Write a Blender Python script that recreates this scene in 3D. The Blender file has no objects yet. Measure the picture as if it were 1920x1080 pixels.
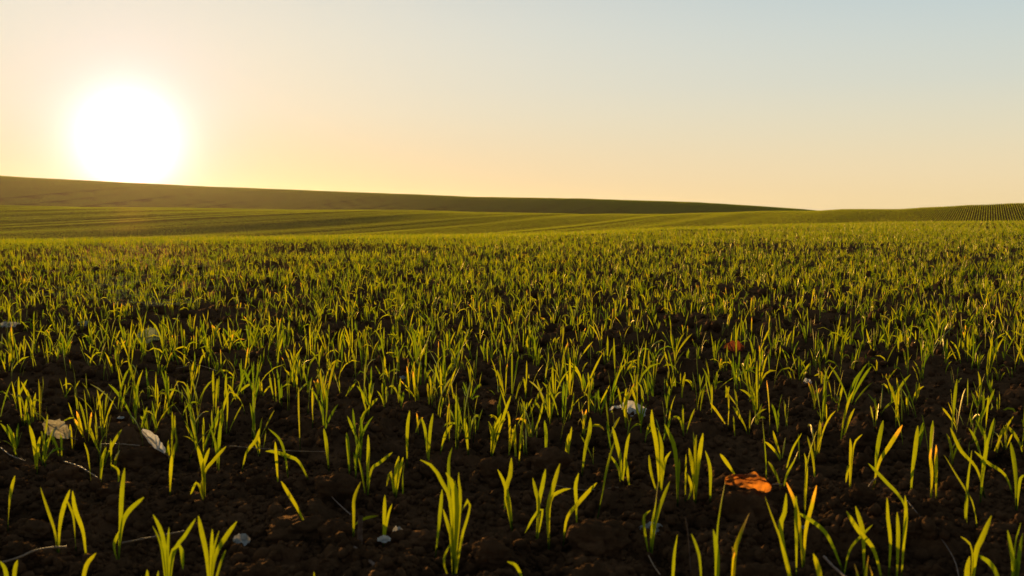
import bpy, math, random
import numpy as np
from mathutils import Vector, Matrix

random.seed(7)
rng = np.random.default_rng(7)
R = math.radians
sc = bpy.context.scene
COL = sc.collection

# ------------------------------------------------------------------ camera, sky, sun, exposure
EYE = 0.45                    # camera height above the field, m
FPX = 1920 * 35.0 / 36.0      # focal length in photo pixels
PITCH = math.atan((540 - 390) / FPX)
cam = bpy.data.cameras.new('camera')
cam.lens, cam.sensor_width = 35.0, 36.0
cam.clip_start, cam.clip_end = 0.05, 12000
cam.dof.use_dof = True
cam.dof.focus_distance = 3.4
cam.dof.aperture_fstop = 11
camo = bpy.data.objects.new('camera', cam); COL.objects.link(camo)
camo.location = (0, 0, EYE)
camo.rotation_euler = (math.pi / 2 - PITCH, 0, 0)
sc.camera = camo

def ray(px, py):
    a, b = (px - 960) / FPX, (540 - py) / FPX
    return np.array([a, math.cos(PITCH) + b * math.sin(PITCH), -math.sin(PITCH) + b * math.cos(PITCH)])
def on_ground(px, py, z=0.0):
    r = ray(px, py); k = (z - EYE) / r[2]
    return np.array([r[0] * k, r[1] * k, z])
def at_depth(px, py, y):
    r = ray(px, py); k = y / r[1]
    return np.array([r[0] * k, y, EYE + r[2] * k])

SUN = ray(240, 266); SUN /= np.linalg.norm(SUN)
SUN_EL = math.asin(SUN[2]); SUN_AZ = math.atan2(SUN[0], SUN[1])
sl = bpy.data.lights.new('sun', 'SUN')
sl.energy = 5.0; sl.angle = R(0.5); sl.color = (1.0, 0.60, 0.20)
so = bpy.data.objects.new('sun', sl); COL.objects.link(so)
so.rotation_euler = Vector(SUN).to_track_quat('Z', 'Y').to_euler()
so.location = (-20, 50, 30)

world = bpy.data.worlds.new('World'); sc.world = world; world.use_nodes = True
wn, wl = world.node_tree.nodes, world.node_tree.links
wn.clear()
def N(tree, kind, **kw):
    n = tree.nodes.new(kind)
    for k, v in kw.items(): setattr(n, k, v)
    return n
def math_node(tree, op, a, b=None, c=None):
    n = N(tree, 'ShaderNodeMath', operation=op)
    for i, v in enumerate((a, b, c)):
        if v is None: continue
        if isinstance(v, (int, float)): n.inputs[i].default_value = v
        else: tree.links.new(v, n.inputs[i])
    return n.outputs[0]
wt = world.node_tree
out = N(wt, 'ShaderNodeOutputWorld'); bg = N(wt, 'ShaderNodeBackground')
sky = N(wt, 'ShaderNodeTexSky', sky_type='NISHITA', sun_disc=False)
sky.sun_elevation = SUN_EL; sky.sun_rotation = SUN_AZ
sky.air_density = 1.0; sky.dust_density = 0.3; sky.ozone_density = 2.0; sky.altitude = 100
SKY_STRENGTH = 0.10
# hazy aureole round the sun: forward scatter in the low air
tc = N(wt, 'ShaderNodeTexCoord')
dot = N(wt, 'ShaderNodeVectorMath', operation='DOT_PRODUCT')
nrm = N(wt, 'ShaderNodeVectorMath', operation='NORMALIZE')
wl.new(tc.outputs['Generated'], nrm.inputs[0]); wl.new(nrm.outputs[0], dot.inputs[0])
dot.inputs[1].default_value = tuple(SUN)
ang = math_node(wt, 'ARCCOSINE', math_node(wt, 'MINIMUM', dot.outputs['Value'], 1.0))
deg = math_node(wt, 'MULTIPLY', ang, 180 / math.pi)
def gauss(sig, amp, power=2.0):
    q = math_node(wt, 'POWER', math_node(wt, 'DIVIDE', deg, sig), power)
    return math_node(wt, 'MULTIPLY', math_node(wt, 'EXPONENT', math_node(wt, 'MULTIPLY', q, -1.0)), amp)
def colored(val, rgb):
    v = N(wt, 'ShaderNodeVectorMath', operation='SCALE')
    v.inputs[0].default_value = rgb; wl.new(val, v.inputs['Scale']); return v.outputs[0]
def vadd(a, b):
    v = N(wt, 'ShaderNodeVectorMath', operation='ADD'); wl.new(a, v.inputs[0]); wl.new(b, v.inputs[1]); return v.outputs[0]
# hazy evening sky: brightness by elevation, warmer towards the sun, dimmer opposite it
sep = N(wt, 'ShaderNodeSeparateXYZ'); wl.new(nrm.outputs[0], sep.inputs[0])
elev = math_node(wt, 'MAXIMUM', math_node(wt, 'MULTIPLY', math_node(wt, 'ARCSINE', sep.outputs['Z']), 2 / math.pi), 0.0)
def elev_ramp(stops):
    r_ = N(wt, 'ShaderNodeValToRGB'); e_ = r_.color_ramp.elements; r_.color_ramp.interpolation = 'B_SPLINE'
    while len(e_) < len(stops): e_.new(.5)
    for x_, (p_, c_) in zip(e_, stops): x_.position = p_; x_.color = (*c_, 1)
    wl.new(elev, r_.inputs[0]); return r_.outputs[0]
far_sky = elev_ramp([(0.0, (.88, .69, .38)), (.02, (.86, .70, .43)), (.045, (.76, .70, .50)), (.075, (.64, .67, .58)), (.135, (.45, .605, .68)), (.28, (.20, .28, .34)), (1.0, (.08, .11, .15))])
sun_sky = elev_ramp([(0.0, (1.0, .68, .33)), (.02, (.95, .65, .36)), (.06, (.92, .77, .54)), (.135, (.92, .83, .68)), (.30, (.55, .52, .46)), (1.0, (.12, .14, .16))])
mx_ = N(wt, 'ShaderNodeMix', data_type='RGBA'); wl.new(gauss(28.0, 1.0, 1.4), mx_.inputs[0]); wl.new(far_sky, mx_.inputs[6]); wl.new(sun_sky, mx_.inputs[7])
back = N(wt, 'ShaderNodeMapRange', interpolation_type='SMOOTHSTEP'); wl.new(deg, back.inputs['Value'])
for k_, v_ in (('From Min', 45), ('From Max', 180), ('To Min', 1.0), ('To Max', .3)): back.inputs[k_].default_value = v_
base_ = N(wt, 'ShaderNodeVectorMath', operation='SCALE'); wl.new(mx_.outputs[2], base_.inputs[0]); wl.new(math_node(wt, 'MULTIPLY', back.outputs[0], 1 / SKY_STRENGTH), base_.inputs['Scale'])
K = 1 / SKY_STRENGTH
glow = vadd(colored(gauss(1.75, 3.2 * K, 1.6), (1.0, 0.80, 0.68)), colored(gauss(4.6, 0.34 * K, 1.8), (0.3, 0.22, 0.80)))
glow = vadd(glow, base_.outputs[0])
tint = N(wt, 'ShaderNodeVectorMath', operation='MULTIPLY'); tint.inputs[1].default_value = (.02, .02, .02)
wl.new(sky.outputs[0], tint.inputs[0])
wl.new(vadd(tint.outputs[0], glow), bg.inputs['Color'])
bg.inputs['Strength'].default_value = SKY_STRENGTH
wl.new(bg.outputs[0], out.inputs['Surface'])

vs = sc.view_settings
vs.view_transform = 'Standard'; vs.look = 'None'; vs.gamma = 1.0; vs.use_curve_mapping = False
vs.exposure = 0.0
sc.cycles.max_bounces = 6; sc.cycles.transparent_max_bounces = 8
sc.cycles.volume_bounces = 0

# ------------------------------------------------------------------ helpers
def tag(o, label=None, cat=None, group=None, kind=None):
    if label: o['label'] = label
    if cat: o['category'] = cat
    if group: o['group'] = group
    if kind: o['kind'] = kind
    return o
def link(name, mesh, parent=None, loc=(0, 0, 0)):
    o = bpy.data.objects.new(name, mesh); COL.objects.link(o); o.location = loc
    if parent is not None: o.parent = parent
    return o
def mesh_np(name, V, F, mat, attrs=None, smooth=True):
    """V (n,3), F (m,4) or (m,3) numpy arrays"""
    me = bpy.data.meshes.new(name)
    V = np.ascontiguousarray(V, dtype=np.float32); F = np.ascontiguousarray(F, dtype=np.int32)
    k = F.shape[1]
    me.vertices.add(len(V)); me.vertices.foreach_set('co', V.ravel())
    me.loops.add(F.size); me.loops.foreach_set('vertex_index', F.ravel())
    me.polygons.add(len(F))
    me.polygons.foreach_set('loop_start', np.arange(0, F.size, k, dtype=np.int32))
    if smooth: me.polygons.foreach_set('use_smooth', np.ones(len(F), dtype=bool))
    me.update(calc_edges=True)
    for an, av in (attrs or {}).items():
        a = me.attributes.new(an, 'FLOAT', 'POINT'); a.data.foreach_set('value', np.asarray(av, dtype=np.float32))
    if mat: me.materials.append(mat)
    return me

def hash2(ix, iy, s):
    n = (ix.astype(np.int64) * 374761393 + iy.astype(np.int64) * 668265263 + s * 1442695041) & 0xffffffff
    n = ((n ^ (n >> 13)) * 1274126177) & 0xffffffff
    n = (n ^ (n >> 16)) & 0xffffffff
    return n / 4294967295.0
def vnoise(x, y, s=0):
    ix, iy = np.floor(x), np.floor(y); fx, fy = x - ix, y - iy
    ix = ix.astype(np.int64); iy = iy.astype(np.int64)
    fx = fx * fx * (3 - 2 * fx); fy = fy * fy * (3 - 2 * fy)
    a, b = hash2(ix, iy, s), hash2(ix + 1, iy, s); c, d = hash2(ix, iy + 1, s), hash2(ix + 1, iy + 1, s)
    return (a + (b - a) * fx) * (1 - fy) + (c + (d - c) * fx) * fy
def fbm(x, y, s=0, o=3):
    v, a, t = 0, 1, 0
    for k in range(o):
        v = v + a * (vnoise(x, y, s + k) - 0.5); t += a; a *= .5; x = x * 2.03; y = y * 2.03
    return v / t
def lumps(x, y, s):
    """rounded lumps of uneven size and height, 0..1"""
    ix, iy = np.floor(x).astype(np.int64), np.floor(y).astype(np.int64)
    best = np.zeros_like(x)
    for dx in (-1, 0, 1):
        for dy in (-1, 0, 1):
            cx, cy = ix + dx, iy + dy
            px, py = cx + hash2(cx, cy, s), cy + hash2(cx, cy, s + 1)
            r = 0.35 + 0.6 * hash2(cx, cy, s + 2); hh = (0.25 + 0.75 * hash2(cx, cy, s + 3)) * (hash2(cx, cy, s + 4) > .25)
            q = 1 - ((x - px) ** 2 + (y - py) ** 2) / (r * r)
            best = np.maximum(best, hh * np.sqrt(np.clip(q, 0, 1)))
    return best
def sstep(a, b, v):
    t = np.clip((v - a) / (b - a), 0, 1); return t * t * (3 - 2 * t)

# ------------------------------------------------------------------ terrain
ROW_T = (1850 - 960) / FPX                       # rows run towards this azimuth
ROW_A = math.atan(ROW_T)
RD = np.array([math.sin(ROW_A), math.cos(ROW_A)])      # along a row
RN = np.array([math.cos(ROW_A), -math.sin(ROW_A)])     # across the rows
ROW = 0.15
def tanpx(px): return (px - 960) / FPX
KX = [tanpx(v) for v in (-900, 0, 300, 640, 900, 1100, 1300, 1500, 1700, 1920, 2900)]
def prof(vals): return lambda t: np.interp(t, KX, vals)
near_end = prof([11, 11, 11.3, 11.8, 12.8, 15, 19, 25, 31, 36, 38])
valley_d = prof([48, 48, 48, 48, 48, 47, 46, 46, 46, 46, 46])
valley_y = prof([453, 453, 453, 452, 449, 445, 438, 430, 423, 417, 410])
crest_d = prof([108, 108, 108, 108, 105, 100, 93, 86, 79, 74, 74])
crest_y = prof([385, 387, 389, 394, 399, 402, 402, 398, 391, 382, 357])
far_y = prof([317, 335, 347.5, 359, 369, 372.5, 379, 392, 412, 430, 440])
FAR_D = 330.0
def zpix(py, d): return EYE - (py - 390) / FPX * d
def macro(x, y):
    d = np.hypot(x, y); yy = np.maximum(y, 1e-3)
    t = np.where(y > 0.3 * d, x / yy, np.sign(x) * 3.0)
    t = np.clip(t, -3, 3)
    back = sstep(-0.2, 0.35, y / np.maximum(d, 1e-3))          # behind the camera the field stays level
    dn, dv, dc = near_end(t), valley_d(t), crest_d(t)
    zv, zc = zpix(valley_y(t) , dv), zpix(crest_y(t), dc * 0.96)
    zf = zpix(far_y(t), FAR_D * .97)
    z = np.where(d < dn, 0.0, zv * sstep(dn, dv, d))
    z = np.where(d > dv, zv + (zc - zv) * sstep(dv * 1.14, dc, d), z)
    vd = dc * 1.35; zd = zc - 3.0
    z = np.where(d > dc, zc + (zd - zc) * sstep(dc, vd, d), z)
    z = np.where(d > vd, zd + (zf - zd) * sstep(FAR_D - 95, FAR_D, d), z)
    z = np.where(d > FAR_D, zf + (-6 - zf) * sstep(FAR_D, FAR_D * 2.4, d), z)
    u = x * RN[0] + y * RN[1]; w = x * RD[0] + y * RD[1]
    far = sstep(42, 62, d)
    roll = 0.38 * fbm(u / 11, w / 70, 31, 2) + 0.20 * fbm(u / 3.0, w / 60, 35, 2)
    z = z + roll * far * (1 - .5 * sstep(150, 250, d))
    z = z + 0.05 * fbm(x / 3.5, y / 3.5, 41, 2) * sstep(2, 6, d) * (1 - far)
    return z * back
def soil(x, y):
    d = np.hypot(x, y)
    amp = 1 - sstep(14, 40, d)
    wx = x + 0.030 * fbm(x * 30, y * 30, 61, 3); wy = y + 0.030 * fbm(x * 30 + 9, y * 30, 67, 3)
    h = 0.030 * fbm(x * 3.2, y * 3.2, 3, 3)
    h = h + 0.024 * (0.25 - np.abs(fbm(wx * 9, wy * 9, 81, 2))) + 0.016 * (0.25 - np.abs(fbm(wx * 24, wy * 24, 87, 3)))
    patch = sstep(-.12, .2, fbm(x * 5, y * 5, 5, 2))
    h = h + (0.012 + 0.024 * patch) * lumps(wx / 0.095, wy / 0.095, 11)
    h = h + (0.004 + 0.013 * patch) * lumps(wx / 0.045, wy / 0.045, 21) + 0.014 * fbm(wx * 26, wy * 26, 23, 3)
    h = h + 0.0045 * lumps(wx / 0.019, wy / 0.019, 31) + 0.006 * fbm(x * 75, y * 75, 33, 3)
    h = h + 0.0020 * lumps(x / 0.0085, y / 0.0085, 41) + 0.004 * fbm(x * 170, y * 170, 47, 2)
    return (h - 0.033) * amp
def height(x, y):
    x = np.asarray(x, dtype=float); y = np.asarray(y, dtype=float)
    return macro(x, y) + soil(x, y)
def height1(x, y): return float(height(np.array([x]), np.array([y]))[0])

# ------------------------------------------------------------------ materials
def new_mat(name):
    m = bpy.data.materials.new(name); m.use_nodes = True; m.node_tree.nodes.clear()
    o = N(m.node_tree, 'ShaderNodeOutputMaterial'); return m, m.node_tree, o
def ramp(t, fac, stops):
    r = N(t, 'ShaderNodeValToRGB'); e = r.color_ramp.elements
    while len(e) < len(stops): e.new(0.5)
    for i, (p, c) in enumerate(stops): e[i].position = p; e[i].color = (*c, 1)
    t.links.new(fac, r.inputs[0]); return r.outputs[0]
def noise(t, scale, detail=4, vec=None, rough=.55):
    n = N(t, 'ShaderNodeTexNoise'); n.inputs['Scale'].default_value = scale
    n.inputs['Detail'].default_value = detail; n.inputs['Roughness'].default_value = rough
    if vec is not None: t.links.new(vec, n.inputs['Vector'])
    return n.outputs['Fac']
def mixc(t, fac, a, b, mode='MIX'):
    n = N(t, 'ShaderNodeMix', data_type='RGBA', blend_type=mode)
    for sock, v in ((n.inputs[0], fac), (n.inputs[6], a), (n.inputs[7], b)):
        if isinstance(v, (int, float)): sock.default_value = v
        elif isinstance(v, tuple): sock.default_value = (*v, 1) if len(v) == 3 else v
        else: t.links.new(v, sock)
    return n.outputs[2]

def soil_mat():
    m, t, o = new_mat('dark_tilled_soil'); L = t.links
    tcn = N(t, 'ShaderNodeNewGeometry'); pos = tcn.outputs['Position']
    b = N(t, 'ShaderNodeBsdfDiffuse'); gl = N(t, 'ShaderNodeBsdfGlossy'); mxs = N(t, 'ShaderNodeMixShader')
    n1 = noise(t, 9, 5, pos); n2 = noise(t, 120, 5, pos, .7)
    c = ramp(t, n1, [(0.3, (0.030, 0.0135, 0.0065)), (0.7, (0.150, 0.070, 0.032))])
    c = mixc(t, 0.6, c, ramp(t, n2, [(0.3, (0.45, 0.42, 0.40)), (0.72, (1.3, 1.25, 1.2))]), 'MULTIPLY')
    L.new(c, b.inputs['Color'])
    b.inputs['Roughness'].default_value = 0.9
    gl.inputs['Roughness'].default_value = 0.5; gl.inputs['Color'].default_value = (.55, .34, .18, 1); mxs.inputs[0].default_value = .05
    bp = N(t, 'ShaderNodeBump'); bp.inputs['Strength'].default_value = 0.9; bp.inputs['Distance'].default_value = 0.005
    L.new(noise(t, 330, 6, pos, .7), bp.inputs['Height']); L.new(bp.outputs[0], b.inputs['Normal']); L.new(bp.outputs[0], gl.inputs['Normal'])
    L.new(b.outputs[0], mxs.inputs[1]); L.new(gl.outputs[0], mxs.inputs[2]); L.new(mxs.outputs[0], o.inputs['Surface']); return m
SOIL = soil_mat()

def leaf_mat(name, young, tip_amt=0.045, transl=0.62):
    """thin grass blade: attributes t (0 root .. 1 tip) and rnd (per plant)"""
    m, t, o = new_mat(name); L = t.links
    at = N(t, 'ShaderNodeAttribute', attribute_name='t'); ar = N(t, 'ShaderNodeAttribute', attribute_name='rnd')
    T, RN_ = at.outputs['Fac'], ar.outputs['Fac']
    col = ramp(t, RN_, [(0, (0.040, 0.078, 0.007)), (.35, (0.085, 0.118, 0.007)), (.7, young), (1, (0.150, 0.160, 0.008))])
    col = mixc(t, ramp(t, T, [(0.05, (1, 1, 1)), (0.34, (0, 0, 0))]), col, (0.030, 0.058, 0.010))  # darker foot: shade among the clods painted in, plus the thicker sheath
    # dry tips on some plants
    dry = math_node(t, 'MULTIPLY', math_node(t, 'GREATER_THAN', RN_, 1 - tip_amt), math_node(t, 'SMOOTH_MIN', 1.0, math_node(t, 'MAXIMUM', math_node(t, 'MULTIPLY', math_node(t, 'SUBTRACT', T, .80), 9.0), 0.0), 0.1))
    col = mixc(t, dry, col, (0.34, 0.20, 0.06))
    geo = N(t, 'ShaderNodeNewGeometry')
    col = mixc(t, 0.5, col, ramp(t, noise(t, 160, 3, geo.outputs['Position']), [(0.3, (.75, .78, .75)), (.7, (1.2, 1.15, 1.1))]), 'MULTIPLY')
    d = N(t, 'ShaderNodeBsdfDiffuse'); tr = N(t, 'ShaderNodeBsdfTranslucent'); g = N(t, 'ShaderNodeBsdfGlossy')
    L.new(col, d.inputs['Color'])
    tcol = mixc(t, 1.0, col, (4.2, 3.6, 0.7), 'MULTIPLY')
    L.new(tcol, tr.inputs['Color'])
    g.inputs['Roughness'].default_value = 0.42; g.inputs['Color'].default_value = (.95, .82, .45, 1)
    m1 = N(t, 'ShaderNodeMixShader'); m1.inputs[0].default_value = transl
    L.new(d.outputs[0], m1.inputs[1]); L.new(tr.outputs[0], m1.inputs[2])
    fr = N(t, 'ShaderNodeFresnel'); fr.inputs['IOR'].default_value = 1.38
    m2 = N(t, 'ShaderNodeMixShader'); L.new(math_node(t, 'MULTIPLY', fr.outputs[0], 0.16), m2.inputs[0])
    L.new(m1.outputs[0], m2.inputs[1]); L.new(g.outputs[0], m2.inputs[2])
    L.new(m2.outputs[0], o.inputs['Surface']); return m
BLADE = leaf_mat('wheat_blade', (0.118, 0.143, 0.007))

def litter_mat(name, c1, c2, transl=0.4, rough=.6, scale=220):
    m, t, o = new_mat(name); L = t.links
    geo = N(t, 'ShaderNodeTexCoord'); p = geo.outputs['Object']
    c = ramp(t, noise(t, scale, 5, p), [(.3, c1), (.7, c2)])
    c = mixc(t, .55, c, ramp(t, noise(t, scale * .3, 3, p), [(.35, (.55, .5, .45)), (.65, (1.1, 1.1, 1.1))]), 'MULTIPLY')
    b = N(t, 'ShaderNodeBsdfPrincipled'); L.new(c, b.inputs['Base Color']); b.inputs['Roughness'].default_value = rough
    bp = N(t, 'ShaderNodeBump'); bp.inputs['Strength'].default_value = .5; bp.inputs['Distance'].default_value = .001
    L.new(noise(t, scale * 2, 4, p), bp.inputs['Height']); L.new(bp.outputs[0], b.inputs['Normal'])
    tr = N(t, 'ShaderNodeBsdfTranslucent'); L.new(c, tr.inputs['Color'])
    mx = N(t, 'ShaderNodeMixShader'); mx.inputs[0].default_value = transl
    L.new(b.outputs[0], mx.inputs[1]); L.new(tr.outputs[0], mx.inputs[2]); L.new(mx.outputs[0], o.inputs['Surface']); return m
M_WHITE = litter_mat('bleached_leaf', (.55, .55, .53), (.82, .81, .78), .55)
M_GREY = litter_mat('grey_leaf', (.30, .29, .27), (.55, .54, .50), .4)
M_CREAM = litter_mat('cream_leaf', (.32, .28, .17), (.60, .54, .36), .45)
M_GREENISH = litter_mat('pale_green_leaf', (.14, .17, .08), (.34, .38, .22), .4)
M_ORANGE = litter_mat('orange_leaf', (.30, .10, .03), (.95, .34, .035), .75, .6, 60)
M_RED = litter_mat('red_brown_leaf', (.16, .04, .012), (.30, .075, .02), .55)
M_STRAW = litter_mat('dry_straw', (.20, .11, .05), (.34, .20, .10), .1, .5)
M_TWIG = litter_mat('brown_stalk', (.09, .045, .025), (.17, .09, .05), .0, .6)

# ------------------------------------------------------------------ ground sheet
def build_ground():
    aF = R(37)
    nf = 760
    af = np.linspace(-aF, aF, nf)
    side = np.linspace(aF, 2 * math.pi - aF, 150)[1:-1]
    A = np.concatenate([af, side])
    inv = np.linspace(1 / 0.95, 1 / 7.5, 520)           # even steps in the picture
    r = np.concatenate([[0.0, .3, .6, .8], 1 / inv, 7.5 * 1.022 ** np.arange(1, 260)])
    r = r[r < 1400]
    RR, AA = np.meshgrid(r, A, indexing='ij')
    X, Y = RR * np.sin(AA), RR * np.cos(AA)
    Z = height(X.ravel(), Y.ravel())
    V = np.stack([X.ravel(), Y.ravel(), Z], 1)
    nr, na = RR.shape
    i = np.arange(nr - 1)[:, None] * na; j = np.arange(na)[None, :]; j2 = (j + 1) % na
    F = np.stack([i + j, i + j2, i + na + j2, i + na + j], -1).reshape(-1, 4)[:, ::-1]
    o = link('ground', mesh_np('ground', V, F, SOIL))
    tag(o, kind='structure')
    return o
build_ground()

# ------------------------------------------------------------------ wheat blades (vectorised)
def blade_strips(P, W, Nrm, rnd, fold=0.25):
    """P (n,s,3) centre lines, W (n,) widths, Nrm (n,3) face normals -> V,F,attrs of creased strips"""
    n, s, _ = P.shape
    T = np.gradient(P, axis=1); T /= np.linalg.norm(T, axis=2, keepdims=True) + 1e-9
    Sd = np.cross(T, Nrm[:, None, :]) if Nrm.ndim == 2 else np.cross(T, Nrm)
    Sd /= np.linalg.norm(Sd, axis=2, keepdims=True) + 1e-9
    Up = np.cross(Sd, T)
    tt = np.linspace(0, 1, s)
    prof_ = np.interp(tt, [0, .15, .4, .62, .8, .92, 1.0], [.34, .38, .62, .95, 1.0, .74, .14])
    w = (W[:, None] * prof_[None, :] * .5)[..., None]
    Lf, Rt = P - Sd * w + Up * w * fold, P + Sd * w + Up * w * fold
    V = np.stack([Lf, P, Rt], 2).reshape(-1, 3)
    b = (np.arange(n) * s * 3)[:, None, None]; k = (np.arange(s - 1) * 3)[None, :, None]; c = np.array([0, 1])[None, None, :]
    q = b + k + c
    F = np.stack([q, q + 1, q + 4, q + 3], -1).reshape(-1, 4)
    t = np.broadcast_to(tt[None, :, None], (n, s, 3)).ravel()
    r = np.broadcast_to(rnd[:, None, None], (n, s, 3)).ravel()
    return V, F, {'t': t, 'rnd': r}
def grow(n, base, height_, rs, segs):
    """centre lines of n blades; base (n,3), height_ (n,)"""
    az = rs.uniform(0, 2 * math.pi, n)
    lean = np.abs(rs.normal(0, 0.24, n)) + 0.02
    curl = rs.normal(0.15, 0.30, n)
    droop = rs.random(n) < 0.10
    curl = np.where(droop, rs.uniform(1.0, 2.2, n), curl)
    tt = np.linspace(0, 1, segs)[None, :]
    th = lean[:, None] * np.minimum(1, tt * 2.2) + curl[:, None] * tt ** 2.4
    step = height_[:, None] / (segs - 1)
    dr = np.sin(th) * step; dz = np.cos(th) * step
    rr = np.cumsum(dr, 1) - dr[:, :1]; zz = np.cumsum(dz, 1) - dz[:, :1]
    P = np.stack([base[:, None, 0] + rr * np.cos(az)[:, None], base[:, None, 1] + rr * np.sin(az)[:, None], base[:, None, 2] + zz], -1)
    fa = rs.uniform(0, 2 * math.pi, n)
    Nm = np.stack([np.cos(fa), np.sin(fa), rs.uniform(-.1, .3, n)], 1)
    # twist along the blade
    tw = rs.normal(0, 0.7, n)[:, None] * tt
    ca, sa = np.cos(tw), np.sin(tw)
    Nm2 = np.stack([Nm[:, None, 0] * ca - Nm[:, None, 1] * sa, Nm[:, None, 0] * sa + Nm[:, None, 1] * ca, np.broadcast_to(Nm[:, None, 2], ca.shape)], -1)
    return P, Nm2
def sample_rows(x0, x1, y0, y1, step, rs, keep):
    """plant positions in drill rows inside a box; keep(x,y)->mask"""
    cs = np.array([[x0, y0], [x1, y0], [x0, y1], [x1, y1]])
    u, w = cs @ RN, cs @ RD
    rows = np.arange(math.floor(u.min() / ROW), math.ceil(u.max() / ROW) + 1) * ROW
    k = np.arange(w.min(), w.max(), step)
    U, Wd = np.meshgrid(rows, k, indexing='ij')
    U = U.ravel() + rs.normal(0, .042, U.size); Wd = Wd.ravel() + rs.uniform(-.5, .5, Wd.size) * step * 2.2
    x, y = U * RN[0] + Wd * RD[0], U * RN[1] + Wd * RD[1]
    m = (x > x0) & (x < x1) & (y > y0) & (y < y1)
    x, y = x[m], y[m]; m = keep(x, y); return x[m], y[m]

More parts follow.
